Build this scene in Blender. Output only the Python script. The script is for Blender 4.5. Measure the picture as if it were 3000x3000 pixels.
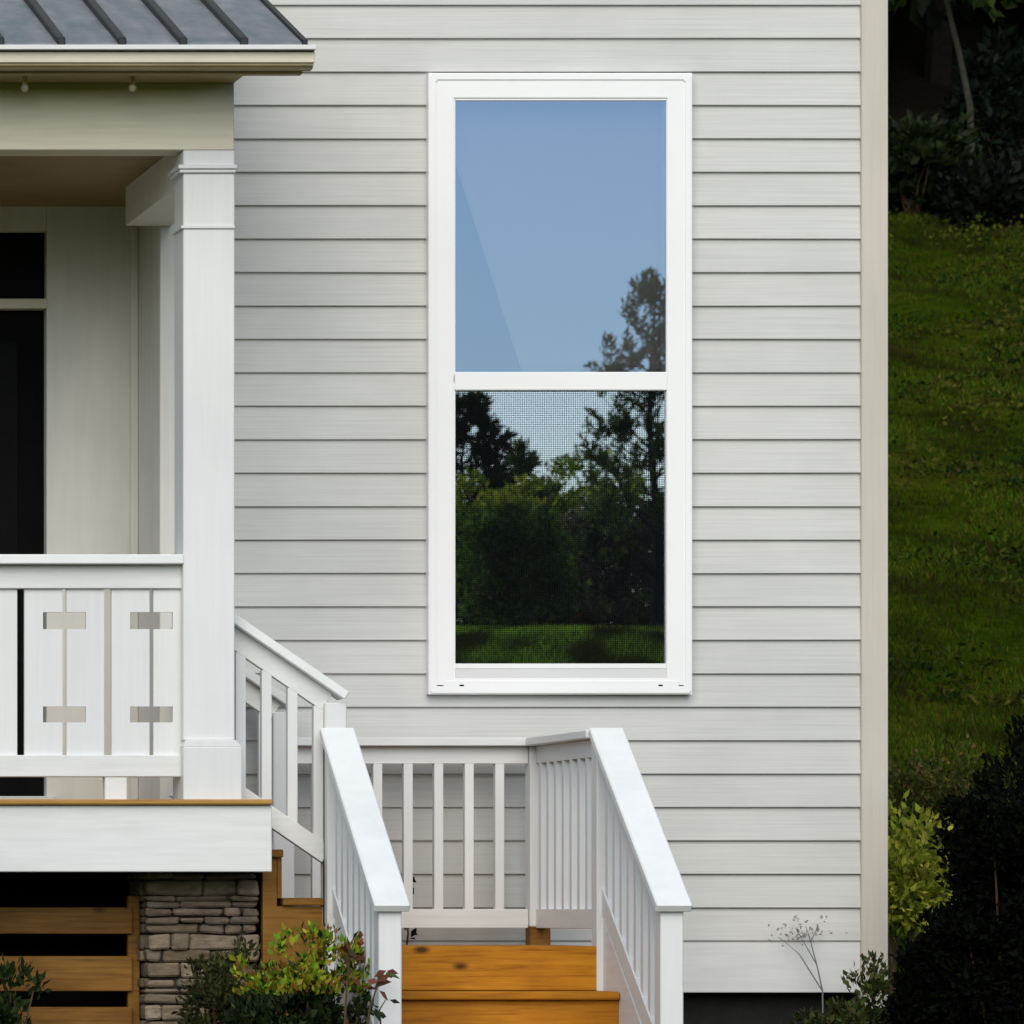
import bpy, bmesh, math, random
import numpy as np
from mathutils import Vector, Matrix
random.seed(7); rng = np.random.default_rng(11)
R = math.radians
scene = bpy.context.scene
for o in list(bpy.data.objects): bpy.data.objects.remove(o)

# ------------------------------------------------------------------ camera, sky, sun, exposure
F, VX, VY, SZ, EZ = 10300.0, -1500.0, 1720.0, 1932.0, 1.05      # focal length / principal point in px, eye height above the yard
cam_d = bpy.data.cameras.new('camera'); cam = bpy.data.objects.new('camera', cam_d)
scene.collection.objects.link(cam); scene.camera = cam
cam.location = (0, 0, EZ); cam.rotation_euler = (R(90), 0, 0)
cam_d.sensor_width = 36; cam_d.lens = 36*F/SZ
cam_d.shift_x = (SZ/2 - VX)/SZ; cam_d.shift_y = (VY - SZ/2)/SZ
cam_d.clip_start = 0.5; cam_d.clip_end = 2000
cam_d.dof.use_dof = True; cam_d.dof.focus_distance = 22.6; cam_d.dof.aperture_fstop = 12

SUN_EL, SUN_AZ = 36.0, -13.0      # azimuth: degrees from -Y (in front of the house) towards +X
world = bpy.data.worlds.new('World'); scene.world = world; world.use_nodes = True
wn = world.node_tree.nodes; wl = world.node_tree.links
bg = wn['Background']; sky = wn.new('ShaderNodeTexSky'); sky.sky_type = 'NISHITA'
sky.sun_disc = False; sky.sun_elevation = R(SUN_EL); sky.sun_rotation = R(180 - SUN_AZ)
sky.air_density = 1.0; sky.dust_density = 0.6; sky.ozone_density = 2.0
wl.new(sky.outputs[0], bg.inputs[0]); bg.inputs[1].default_value = 0.085
sd = bpy.data.lights.new('sun', 'SUN'); sd.energy = 1.5; sd.angle = R(60); sd.color = (1, .915, .76)
sun = bpy.data.objects.new('sun', sd); scene.collection.objects.link(sun)
sdir = Vector((math.sin(R(SUN_AZ))*math.cos(R(SUN_EL)), -math.cos(R(SUN_AZ))*math.cos(R(SUN_EL)), math.sin(R(SUN_EL))))
sun.rotation_euler = sdir.to_track_quat('Z', 'Y').to_euler(); sun.location = (6, 0, 20)
vs = scene.view_settings; vs.view_transform = 'Standard'; vs.look = 'None'; vs.gamma = 1; vs.use_curve_mapping = False
vs.exposure = .90

# ------------------------------------------------------------------ helpers
def X(px, Y): return (px - VX)/F*Y
def Z(py, Y): return EZ + (VY - py)/F*Y
def link(o, parent=None):
    scene.collection.objects.link(o)
    if parent is not None: o.parent = parent
    return o
def thing(name, label, cat, group=None, loc=(0, 0, 0)):
    o = bpy.data.objects.new(name, None); o.empty_display_size = .05
    o['label'] = label; o['category'] = cat
    if group: o['group'] = group
    return link(o)
def tag(o, label=None, cat=None, group=None, kind=None):
    if label: o['label'] = label
    if cat: o['category'] = cat
    if group: o['group'] = group
    if kind: o['kind'] = kind
    return o
def from_bm(name, bm, mat, parent=None, smooth=False):
    me = bpy.data.meshes.new(name); bmesh.ops.recalc_face_normals(bm, faces=bm.faces); bm.to_mesh(me); bm.free()
    if mat: me.materials.append(mat)
    if smooth:
        for p in me.polygons: p.use_smooth = True
    return link(bpy.data.objects.new(name, me), parent)
def add_box(bm, x0, x1, y0, y1, z0, z1, bev=0.0, jit=0.0):
    vs_ = [bm.verts.new((x, y, z)) for x in (x0, x1) for y in (y0, y1) for z in (z0, z1)]
    if jit:
        for v in vs_: v.co += Vector((random.uniform(-jit, jit) for _ in range(3)))
    fs = [(0,1,3,2), (4,6,7,5), (0,4,5,1), (2,3,7,6), (0,2,6,4), (1,5,7,3)]
    faces = [bm.faces.new([vs_[i] for i in f]) for f in fs]
    if bev:
        es = list({e for f in faces for e in f.edges})
        bmesh.ops.bevel(bm, geom=es, offset=bev, segments=1, affect='EDGES')
def box(name, mat, parent, x0, x1, y0, y1, z0, z1, bev=0.002, jit=0.0):
    bm = bmesh.new(); add_box(bm, min(x0,x1), max(x0,x1), min(y0,y1), max(y0,y1), min(z0,z1), max(z0,z1), bev, jit)
    return from_bm(name, bm, mat, parent)
def boxes(name, mat, parent, lst, bev=0.0):
    bm = bmesh.new()
    for b in lst: add_box(bm, *b, bev)
    return from_bm(name, bm, mat, parent)
def prism(name, mat, parent, pts, axis, a0, a1, bev=0.0):
    """polygon pts in the plane normal to axis, extruded a0..a1"""
    bm = bmesh.new()
    def mk(p, a):
        if axis == 'x': return (a, p[0], p[1])
        if axis == 'y': return (p[0], a, p[1])
        return (p[0], p[1], a)
    A = [bm.verts.new(mk(p, a0)) for p in pts]; B = [bm.verts.new(mk(p, a1)) for p in pts]
    n = len(pts); fs = [bm.faces.new(A), bm.faces.new(list(reversed(B)))]
    for i in range(n): fs.append(bm.faces.new([A[i], A[(i+1) % n], B[(i+1) % n], B[i]]))
    bmesh.ops.recalc_face_normals(bm, faces=bm.faces)
    if bev: bmesh.ops.bevel(bm, geom=list(bm.edges), offset=bev, segments=1, affect='EDGES')
    return from_bm(name, bm, mat, parent)
def bar(name, mat, parent, p0, p1, w, h, side, bev=.002):
    """rectangular bar from p0 to p1 (centre line); w along 'side', h across"""
    p0 = Vector(p0); p1 = Vector(p1); d = (p1-p0).normalized(); s = Vector(side); s = (s - d*s.dot(d)).normalized(); u = d.cross(s)
    bm = bmesh.new(); V = []
    for p in (p0, p1):
        for a, b in ((-1,-1), (1,-1), (1,1), (-1,1)): V.append(bm.verts.new(p + s*(a*w/2) + u*(b*h/2)))
    for f in ((0,1,2,3), (7,6,5,4), (0,4,5,1), (1,5,6,2), (2,6,7,3), (3,7,4,0)): bm.faces.new([V[i] for i in f])
    bmesh.ops.recalc_face_normals(bm, faces=bm.faces)
    if bev: bmesh.ops.bevel(bm, geom=list(bm.edges), offset=bev, segments=1, affect='EDGES')
    return from_bm(name, bm, mat, parent)
def add_tube(bm, pts, rads, seg=6):
    rings = []
    for i, p in enumerate(pts):
        p = Vector(p); d = (Vector(pts[min(i+1, len(pts)-1)]) - Vector(pts[max(i-1, 0)])).normalized()
        a = d.orthogonal().normalized(); b = d.cross(a)
        rings.append([bm.verts.new(p + (a*math.cos(t) + b*math.sin(t))*rads[i]) for t in [2*math.pi*k/seg for k in range(seg)]])
    for i in range(len(rings)-1):
        for k in range(seg): bm.faces.new([rings[i][k], rings[i][(k+1) % seg], rings[i+1][(k+1) % seg], rings[i+1][k]])
    bm.faces.new(rings[0]); bm.faces.new(rings[-1])

# ------------------------------------------------------------------ materials
def mat(name):
    m = bpy.data.materials.new(name); m.use_nodes = True
    nt = m.node_tree; return m, nt, nt.nodes['Principled BSDF'], nt.nodes, nt.links
def N(nodes, kind, **kw):
    n = nodes.new(kind)
    for k, v in kw.items(): setattr(n, k, v)
    return n
def noise(nodes, links, vec, scale, detail=4, rough=.6):
    n = nodes.new('ShaderNodeTexNoise'); n.inputs['Scale'].default_value = scale; n.inputs['Detail'].default_value = detail
    n.inputs['Roughness'].default_value = rough; links.new(vec, n.inputs['Vector']); return n.outputs['Fac']
def mapping(nodes, links, scale):
    g = nodes.new('ShaderNodeNewGeometry'); mp = nodes.new('ShaderNodeMapping'); mp.inputs['Scale'].default_value = scale
    links.new(g.outputs['Position'], mp.inputs['Vector']); return mp.outputs['Vector']
def ramp(nodes, links, fac, stops):
    r = nodes.new('ShaderNodeValToRGB'); e = r.color_ramp.elements
    while len(e) < len(stops): e.new(.5)
    for i, (p, c) in enumerate(stops): e[i].position = p; e[i].color = (*c, 1) if len(c) == 3 else c
    links.new(fac, r.inputs['Fac']); return r.outputs['Color']
def mix(nodes, links, a, b, fac, blend='MIX'):
    m = nodes.new('ShaderNodeMix'); m.data_type = 'RGBA'; m.blend_type = blend
    for s, v in ((m.inputs[6], a), (m.inputs[7], b)):
        if isinstance(v, tuple): s.default_value = (*v, 1)
        else: links.new(v, s)
    if isinstance(fac, (int, float)): m.inputs[0].default_value = fac
    else: links.new(fac, m.inputs[0])
    return m.outputs[2]
def bump(nodes, links, p, h, strength, dist=.002):
    b = nodes.new('ShaderNodeBump'); b.inputs['Strength'].default_value = strength; b.inputs['Distance'].default_value = dist
    links.new(h, b.inputs['Height']); links.new(b.outputs[0], p.inputs['Normal'])
def paint(name, col, rough=.5, var=.08, dirt=.12, grain=(2, 2, 90), bstr=.35, objvar=.05, spec=.4):
    m, nt, p, n, l = mat(name)
    dark = tuple(c*(1-var*2) for c in col)
    fine = noise(n, l, mapping(n, l, grain), 1.0, 5, .65)
    big = noise(n, l, mapping(n, l, (1.3, 1.3, 1.7)), 1.0, 4, .6)
    c = ramp(n, l, big, [(.3, dark), (.62, col)])
    st = ramp(n, l, fine, [(.35, (1-dirt,)*3), (.6, (1, 1, 1))])
    c = mix(n, l, c, st, 1.0, 'MULTIPLY')
    oi = n.new('ShaderNodeObjectInfo')
    ov = ramp(n, l, oi.outputs['Random'], [(0, (1-objvar, 1-objvar*.9, 1-objvar*.8)), (1, (1, 1, 1))])
    c = mix(n, l, c, ov, 1.0, 'MULTIPLY')
    l.new(c, p.inputs['Base Color']); p.inputs['Roughness'].default_value = rough
    p.inputs['Specular IOR Level'].default_value = spec
    bump(n, l, p, fine, bstr, .0015); return m
def wood(name, c1, c2, knots=True, scale=(3, 70, 70), rough=.5):
    m, nt, p, n, l = mat(name)
    v = mapping(n, l, scale)
    g = noise(n, l, v, 1.0, 6, .65)
    big = noise(n, l, mapping(n, l, (2, 3, 5)), 1.0, 3)
    c = ramp(n, l, g, [(.32, tuple(x*.8 for x in c2)), (.45, tuple(.45*x+.55*y for x, y in zip(c2, c1))), (.62, c1)])
    b2 = ramp(n, l, big, [(.3, (.6, .55, .5)), (.65, (1, 1, 1))]); c = mix(n, l, c, b2, 1.0, 'MULTIPLY')
    oi = n.new('ShaderNodeObjectInfo'); ov = ramp(n, l, oi.outputs['Random'], [(0, (.75, .72, .7)), (1, (1, 1, 1))])
    c = mix(n, l, c, ov, 1.0, 'MULTIPLY')
    if knots:
        vo = n.new('ShaderNodeTexVoronoi'); vo.inputs['Scale'].default_value = 1.0
        l.new(mapping(n, l, (3.2, 4.0, 6.5)), vo.inputs['Vector'])
        k = ramp(n, l, vo.outputs['Distance'], [(.05, (1, 1, 1)), (.14, (0, 0, 0))])
        c = mix(n, l, c, tuple(x*.22 for x in c2), k)
    l.new(c, p.inputs['Base Color']); p.inputs['Roughness'].default_value = rough; p.inputs['Specular IOR Level'].default_value = .15
    bump(n, l, p, g, .4, .002); return m
def plain(name, col, rough=.6, spec=.3, metal=0.0, nscale=8, var=.3):
    m, nt, p, n, l = mat(name)
    f = noise(n, l, mapping(n, l, (1, 1, 1)), nscale, 5)
    c = ramp(n, l, f, [(.3, tuple(x*(1-var) for x in col)), (.68, col)])
    l.new(c, p.inputs['Base Color']); p.inputs['Roughness'].default_value = rough
    p.inputs['Specular IOR Level'].default_value = spec; p.inputs['Metallic'].default_value = metal
    bump(n, l, p, f, .3, .004); return m
def leafmat(name, rough=.55, trans=.25, spec=.3):
    m, nt, p, n, l = mat(name)
    a = n.new('ShaderNodeAttribute'); a.attribute_name = 'leaf_col'
    l.new(a.outputs['Color'], p.inputs['Base Color']); p.inputs['Roughness'].default_value = rough
    p.inputs['Specular IOR Level'].default_value = spec
    t = n.new('ShaderNodeBsdfTranslucent'); l.new(a.outputs['Color'], t.inputs['Color'])
    ms = n.new('ShaderNodeMixShader'); ms.inputs[0].default_value = trans
    l.new(p.outputs[0], ms.inputs[1]); l.new(t.outputs[0], ms.inputs[2]); l.new(ms.outputs[0], n['Material Output'].inputs['Surface'])
    return m

M = {}
M['siding'] = paint('siding_paint', (.60, .60, .575), .55, .06, .12, (1.5, 1.5, 160), .35, .05)
M['corner'] = paint('corner_paint', (.56, .52, .45), .5, .04, .06, (60, 60, 2), .25, .02)
M['white'] = paint('white_trim_paint', (.73, .74, .73), .45, .05, .08, (3, 3, 40), .3, .05)
M['whitev'] = paint('white_upright_paint', (.71, .72, .715), .45, .03, .04, (50, 50, 2), .15, .05)
M['cap'] = paint('bright_white_paint', (.78, .80, .79), .4, .03, .06, (6, 6, 10), .2, .02)
M['cream'] = paint('cream_trim_paint', (.74, .68, .54), .5, .06, .08, (3, 3, 50), .3, .06)
M['olive'] = paint('shaded_moulding_paint', (.50, .42, .24), .55, .1, .2, (3, 3, 50), .3, .05)  # tan tone puts the eave's shade into the moulding colour
M['soffit'] = paint('brown_soffit_stain', (.46, .35, .15), .6, .1, .15, (4, 40, 40), .3, .05)
M['ceil'] = paint('brown_ceiling_stain', (.30, .22, .10), .6, .12, .2, (4, 40, 40), .3, .05)
M['porchwall'] = paint('porch_wall_paint', (.80, .78, .71), .55, .05, .06, (20, 20, 2), .25, .05)
M['vinyl'] = paint('white_window_vinyl', (.84, .84, .84), .32, .01, .015, (5, 5, 5), .03, .0, .5)
M['vinylgrey'] = paint('pale_grey_vinyl', (.66, .66, .66), .4, .01, .02, (5, 5, 5), .03, .0, .5)
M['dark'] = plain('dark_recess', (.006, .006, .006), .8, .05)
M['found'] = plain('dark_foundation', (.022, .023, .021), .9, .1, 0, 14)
M['room'] = plain('dim_room_paint', (.05, .05, .05), .9, .05)
M['screen'] = plain('charcoal_screen_wire', (.012, .013, .014), .9, .02)
M['orange'] = wood('orange_stained_pine', (.54, .235, .014), (.36, .125, .007))
M['brown'] = wood('amber_stained_pine', (.31, .155, .032), (.19, .088, .014))
M['nosing'] = wood('honey_deck_board', (.55, .32, .10), (.34, .17, .04), False)
M['roof'] = None
M['bark'] = plain('tree_bark', (.06, .05, .04), .9, .1, 0, 20, .5)
M['darkbark'] = plain('dark_shade_bark', (.015, .013, .01), .9, .05, 0, 20, .5)  # bark for the woods, their shade put into its colour
M['stem'] = plain('plant_stem', (.09, .06, .03), .8, .2, 0, 30, .4)
M['leaf'] = leafmat('leaf_green', .55, .35, .15); M['needle'] = leafmat('needle_green', .6, .25, .1)
M['farleaf'] = leafmat('thin_tree_leaf', .6, .6, .05)
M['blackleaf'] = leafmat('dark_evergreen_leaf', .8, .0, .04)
M['grassblade'] = leafmat('grass_blade', .7, .3, .04)
m, nt, p, n, l = mat('weathered_metal_roof')
a = noise(n, l, mapping(n, l, (6, 2, 2)), 1.5, 5); b = noise(n, l, mapping(n, l, (2, 2, 2)), 7, 5)
c = ramp(n, l, a, [(.3, (.13, .18, .185)), (.5, (.20, .22, .24)), (.7, (.28, .285, .30))])
c = mix(n, l, c, ramp(n, l, b, [(.3, (.75, .75, .78)), (.7, (1, 1, 1))]), 1.0, 'MULTIPLY')
l.new(c, p.inputs['Base Color']); p.inputs['Roughness'].default_value = .55; p.inputs['Metallic'].default_value = .25; bump(n, l, p, b, .15, .004); M['roof'] = m
M['rib'] = plain('dark_metal_seam', (.02, .025, .028), .5, .4, .3, 10)
m, nt, p, n, l = mat('ledge_stone')
oi = n.new('ShaderNodeObjectInfo'); f = noise(n, l, mapping(n, l, (8, 8, 20)), 2, 6, .7)
c = ramp(n, l, oi.outputs['Random'], [(0, (.14, .105, .065)), (.35, (.24, .185, .12)), (.6, (.18, .15, .11)), (.8, (.28, .215, .15)), (1, (.31, .265, .21))])
c = mix(n, l, c, ramp(n, l, f, [(.3, (.45, .42, .38)), (.65, (1, 1, 1))]), 1.0, 'MULTIPLY')
l.new(c, p.inputs['Base Color']); p.inputs['Roughness'].default_value = .85; bump(n, l, p, f, .8, .012); M['stone'] = m
M['mortar'] = plain('dark_mortar', (.06, .055, .045), .95, .1, 0, 25)
m, nt, p, n, l = mat('ground_turf')
f1 = noise(n, l, mapping(n, l, (1, 1, 1)), .7, 6); f2 = noise(n, l, mapping(n, l, (1, 1, 1)), 5, 6, .7)
c = ramp(n, l, f1, [(.3, (.014, .03, .002)), (.5, (.032, .055, .003)), (.68, (.065, .07, .008))])
c = mix(n, l, c, ramp(n, l, f2, [(.3, (.5, .45, .4)), (.65, (1.15, 1.1, 1))]), 1.0, 'MULTIPLY')
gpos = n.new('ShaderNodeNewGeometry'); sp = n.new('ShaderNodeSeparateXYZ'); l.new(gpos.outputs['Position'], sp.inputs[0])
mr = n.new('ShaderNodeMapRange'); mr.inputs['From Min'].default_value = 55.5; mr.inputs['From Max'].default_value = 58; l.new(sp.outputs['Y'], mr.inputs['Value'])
c = mix(n, l, c, (.012, .010, .007), mr.outputs['Result'])      # leaf litter, darkened further to carry the shade under the woods
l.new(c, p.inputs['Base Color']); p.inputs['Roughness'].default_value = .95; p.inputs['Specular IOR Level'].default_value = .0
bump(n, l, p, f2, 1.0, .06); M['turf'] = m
# reflective coated glass: part mirror, part see-through, no trick by ray type
def glass(name, tint, refl, seen=(.6, .63, .66)):
    m, nt, p, n, l = mat(name); n.remove(p)
    g = n.new('ShaderNodeBsdfGlossy'); g.inputs['Color'].default_value = (*tint, 1); g.inputs['Roughness'].default_value = 0.0
    t = n.new('ShaderNodeBsdfTransparent'); t.inputs['Color'].default_value = (*seen, 1)
    w = noise(n, l, mapping(n, l, (1, 1, 1)), 1.2, 1)
    b = n.new('ShaderNodeBump'); b.inputs['Strength'].default_value = .03; b.inputs['Distance'].default_value = .01
    l.new(w, b.inputs['Height']); l.new(b.outputs[0], g.inputs['Normal'])
    ms = n.new('ShaderNodeMixShader'); ms.inputs[0].default_value = refl
    l.new(t.outputs[0], ms.inputs[1]); l.new(g.outputs[0], ms.inputs[2]); l.new(ms.outputs[0], n['Material Output'].inputs['Surface'])
    return m
M['glass'] = glass('coated_window_glass', (.28, .37, .50), .66, (.95, .95, .95))
M['glass2'] = glass('coated_lower_glass', (.72, .80, .90), .94, (.4, .42, .44))
M['clear'] = glass('clear_glass_edge', (.9, .95, .95), .01, (.98, .98, .98))
M['darkglass'] = plain('dark_door_glass', (.004, .004, .005), .5, .06)
M['gleam_sheet'] = paint('pale_gleam_sheet', (.40, .40, .40), .9, .01, .01, (60, 60, 2), .1, 0)
M['bulb'] = plain('pale_bulb_glass', (.75, .68, .50), .3, .5)
M['hinge'] = plain('grey_metal', (.3, .3, .3), .5, .5, .5)

# ------------------------------------------------------------------ terrain
def sm(a, b, t):
    t = np.clip((t-a)/(b-a), 0, 1); return t*t*(3-2*t)
def gz(x, y):
    x = np.asarray(x, float); y = np.asarray(y, float)
    z = -1.05 - .5*sm(19.5, 6, y)
    hill = np.maximum(0, y-24.2)*.262 + np.maximum(0, y-57)*.22
    hill = np.minimum(hill, 26)
    side = sm(7.0, 8.3, x); z = z + hill*np.maximum(side, sm(36, 60, y))
    back = np.maximum(0, -2-y)*.2237; back = np.minimum(back, 5.19) + np.clip(-25.2-y, 0, 60)*.05
    z = z + back*(y < -2)
    z = z + .05*np.sin(x*1.7+y*.9) * sm(0, 1, np.abs(y-22)/6) + .04*np.sin(x*4.1-y*2.3)*sm(25, 30, y)
    return z + EZ
def gzf(x, y): return float(gz(x, y))
def axis_pts(segs):
    out = []
    for a, b, s in segs: out += list(np.arange(a, b, s))
    return np.array(out + [segs[-1][1]])
gx = axis_pts([(-400, -40, 30), (-40, 2, 3), (2, 26, .6), (26, 60, 3), (60, 400, 30)])
gy = axis_pts([(-400, -60, 30), (-60, 20, 1.5), (20, 66, .6), (66, 120, 4), (120, 500, 30)])
GX, GY = np.meshgrid(gx, gy); GZ = gz(GX, GY)
nx, ny = len(gx), len(gy)
V = np.stack([GX.ravel(), GY.ravel(), GZ.ravel()], 1)
idx = np.arange(nx*ny).reshape(ny, nx)
Fq = np.stack([idx[:-1, :-1].ravel(), idx[:-1, 1:].ravel(), idx[1:, 1:].ravel(), idx[1:, :-1].ravel()], 1)
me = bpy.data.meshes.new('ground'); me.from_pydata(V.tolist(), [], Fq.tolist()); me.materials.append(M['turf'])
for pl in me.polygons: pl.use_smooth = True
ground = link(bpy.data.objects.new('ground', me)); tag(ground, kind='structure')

# ------------------------------------------------------------------ house
YW = 23.4
house = thing('house', 'house wall of pale grey horizontal clapboards with beige corner board', 'house')
ROW0, ROW = 72.0, 63.05
wx0, wx1 = X(807, YW), X(1306, YW); wz1, wz0 = Z(137, YW), Z(1311, YW)     # window casing
HX1 = X(1672, YW); CBX = X(1622, YW); HX0 = 4.1
def clap(x0, x1, z0, z1):
    o = prism('clapboard', M['siding'], house, [(YW+.002, z1+.016), (YW-.0145, z0), (YW-.0125, z0-.0025), (YW+.002, z0-.0025)], 'x', x0, x1)
    da, db = random.uniform(-.0012, .0012), random.uniform(-.0012, .0012)     # boards are never hung dead level
    for v in o.data.vertices: v.co.z += da if v.co.x < (x0+x1)/2 else db
rows = [ROW0 + ROW*i for i in range(-14, 28)]
for i in range(len(rows)-1):
    t, b = rows[i], rows[i+1]
    z1, z0 = Z(t, YW), Z(b, YW)
    xl = .6 if z0 > EZ+4.12 else HX0+.003
    if t > 134 and b < 1280: 
        clap(xl, wx0+.02, z0, z1); clap(wx1-.02, CBX+.002, z0, z1)
    else: clap(xl, CBX+.002, z0, z1)
zb = Z(rows[-1], YW); 
box('water_table', M['white'], house, HX0+.01, CBX+.002, YW-.006, YW+.03, Z(1873, YW), zb+.012, .003)
cb = box('corner_board', M['corner'], house, CBX, HX1, YW-.028, YW+.11, Z(1860, YW)-.1, EZ+5.0, .003)
oz0, oz1 = Z(1280, YW), Z(134, YW); ox0, ox1 = X(830, YW), X(1284, YW)
boxes('sheathing', M['found'], house, [(HX0+.004, ox0, YW+.004, YW+.14, Z(1870, YW), EZ+5), (ox1, HX1-.03, YW+.004, YW+.14, Z(1870, YW), EZ+5),
      (ox0, ox1, YW+.004, YW+.14, Z(1870, YW), oz0), (ox0, ox1, YW+.004, YW+.14, oz1, EZ+5), (.6, HX0+.004, YW+.004, YW+.14, EZ+3.9, EZ+5)])
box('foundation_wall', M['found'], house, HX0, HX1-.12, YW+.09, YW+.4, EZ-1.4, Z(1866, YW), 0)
box('side_wall', M['siding'], house, HX1-.16, HX1-.02, YW+.112, YW+8, EZ-1.4, EZ+5, 0)
box('top_plate', M['found'], house, .6, HX1-.02, YW+.0, YW+8, EZ+5.0, EZ+5.12, 0)
rb = boxes('room', M['room'], house, [(ox0-.6, ox0-.55, YW+.15, YW+2, oz0-.4, oz1+.3), (ox1+.35, ox1+.4, YW+.15, YW+2, oz0-.4, oz1+.3),
      (ox0-.6, ox1+.4, YW+2, YW+2.05, oz0-.4, oz1+.3), (ox0-.6, ox1+.4, YW+.15, YW+2.05, oz0-.45, oz0-.4), (ox0-.6, ox1+.4, YW+.15, YW+2.05, oz1+.3, oz1+.35)])
# porch back wall with the dark entry door
YP = 24.0; ZD = Z(1510, 21.9); ZC = EZ+3.10
dx1 = X(88, YP); dx0 = dx1-.95; dzt = Z(436, YP); 
box('porch_wall', M['porchwall'], house, dx1+.0, HX0+.02, YP, YP+.14, EZ-1.2, ZC+.1, .001)
box('porch_wall', M['porchwall'], house, .6, dx0, YP, YP+.14, EZ-1.2, ZC+.1, .001)
box('porch_wall', M['porchwall'], house, dx0+.001, dx1-.001, YP, YP+.14, dzt, ZC+.1, .001)
box('return_wall', M['porchwall'], house, HX0, HX0+.1, YW+.142, YP-.001, EZ-1.2, ZC+.1, .001)
box('porch_corner_board', M['porchwall'], house, HX0-.012, HX0+.14, YW-.03, YW+.14, Z(1700, YW), ZC+.05, .003)
box('inside_corner_trim', M['porchwall'], house, HX0-.035, HX0-.001, YP-.03, YP-.001, ZD, ZC, .004)
door = box('door', M['dark'], house, dx0+.002, dx1-.002, YP+.07, YP+.12, ZD, Z(583, YP), .003)
box('transom_bar', M['cream'], house, dx0+.001, X(90, YP)-.002, YP-.012, YP+.09, Z(583, YP)+.001, Z(564, YP), .003)
box('transom_pane', M['darkglass'], house, dx0+.001, dx1-.001, YP+.06, YP+.08, Z(564, YP)+.001, dzt, 0)
box('pane', M['darkglass'], door, dx0+.12, dx1-.12, YP+.062, YP+.069, ZD+.3, Z(640, YP), 0)
box('door_threshold', M['porchwall'], house, dx0-.03, dx1+.03, YP-.05, YP+.139, ZD-.06, ZD+.06, .003)

# ------------------------------------------------------------------ window
win = thing('window', 'tall white double-hung window reflecting blue sky and trees on the clapboard wall', 'window')
def wX(px): return X(px, YW-.05)
def wZ(py): return Z(py, YW-.05)
def ring(name, m, parent, x0, x1, z0, z1, w, y0, y1, bev=.004, wb=None):
    wb = w if wb is None else wb
    bm = bmesh.new()   # one mitred frame
    O = [(x0, z0), (x1, z0), (x1, z1), (x0, z1)]; I = [(x0+w, z0+wb), (x1-w, z0+wb), (x1-w, z1-w), (x0+w, z1-w)]
    vv = {}
    for nm, P in (('O', O), ('I', I)):
        for yi, y in enumerate((y0, y1)):
            ins = bev if yi == 0 else 0
            for k, (a, b) in enumerate(P): vv[nm, yi, k] = bm.verts.new((a, y, b))
    for k in range(4):
        j = (k+1) % 4
        bm.faces.new([vv['O',0,k], vv['O',0,j], vv['I',0,j], vv['I',0,k]]); bm.faces.new([vv['O',1,k], vv['I',1,k], vv['I',1,j], vv['O',1,j]])
        bm.faces.new([vv['O',0,k], vv['O',1,k], vv['O',1,j], vv['O',0,j]]); bm.faces.new([vv['I',0,k], vv['I',0,j], vv['I',1,j], vv['I',1,k]])
    bmesh.ops.recalc_face_normals(bm, faces=bm.faces)
    es = [e for e in bm.edges if abs(e.verts[0].co.y-y0) < 1e-6 and abs(e.verts[1].co.y-y0) < 1e-6]
    if bev: bmesh.ops.bevel(bm, geom=es, offset=bev, segments=2, affect='EDGES')
    return from_bm(name, bm, m, parent)
cas = ring('casing', M['vinyl'], win, wX(808), wX(1305), wZ(1310), wZ(138), .034, YW-.062, YW+.02, .005)
fr = ring('frame', M['vinyl'], win, wX(823), wX(1290), wZ(1293), wZ(153), wX(858)-wX(823)-.006, YW-.058, YW+.05, .002, .03)
us = ring('upper_sash', M['vinyl'], win, wX(846), wX(1270), wZ(722), wZ(165), wX(859)-wX(846), YW-.052, YW+.01, .002, .045)
ls = ring('lower_sash', M['vinyl'], win, wX(846), wX(1270), wZ(1283), wZ(708), wX(859)-wX(846), YW-.052, YW+.01, .002, wZ(1252)-wZ(1283))
box('top_rail', M['vinyl'], us, wX(858), wX(1258), YW-.0525, YW+.008, wZ(190), wZ(170), .002)
box('meeting_rail', M['vinyl'], win, wX(857), wX(1259), YW-.058, YW+.0, wZ(737), wZ(702), .004)
box('bottom_rail', M['vinylgrey'], ls, wX(858.5), wX(1257.5), YW-.054, YW-.04, wZ(1280), wZ(1263), .002)
box('bottom_rail', M['vinyl'], ls, wX(858.5), wX(1257.5), YW-.056, YW-.04, wZ(1262), wZ(1252), .002)
sill = box('sill', M['vinyl'], win, wX(836), wX(1280), YW-.061, YW-.02, wZ(1299), wZ(1284), .003)
for px in (870, 1245): box('weep_hole', M['dark'], sill, wX(px-4), wX(px+4), YW-.0617, YW-.05, wZ(1295), wZ(1292), 0)
box('glass_pane', M['glass'], us, wX(850), wX(1266), YW-.044, YW-.040, wZ(715), wZ(180), 0)
box('glass_pane', M['glass2'], ls, wX(850), wX(1266), YW-.034, YW-.030, wZ(1270), wZ(715), 0)
for o in list(us.children) + list(ls.children):        # only the outer face carries the reflective coating
    if o.name.startswith('glass_pane'):
        o.data.materials.append(M['clear'])
        for pl in o.data.polygons: pl.material_index = 0 if pl.normal.y < -.9 else 1
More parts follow.
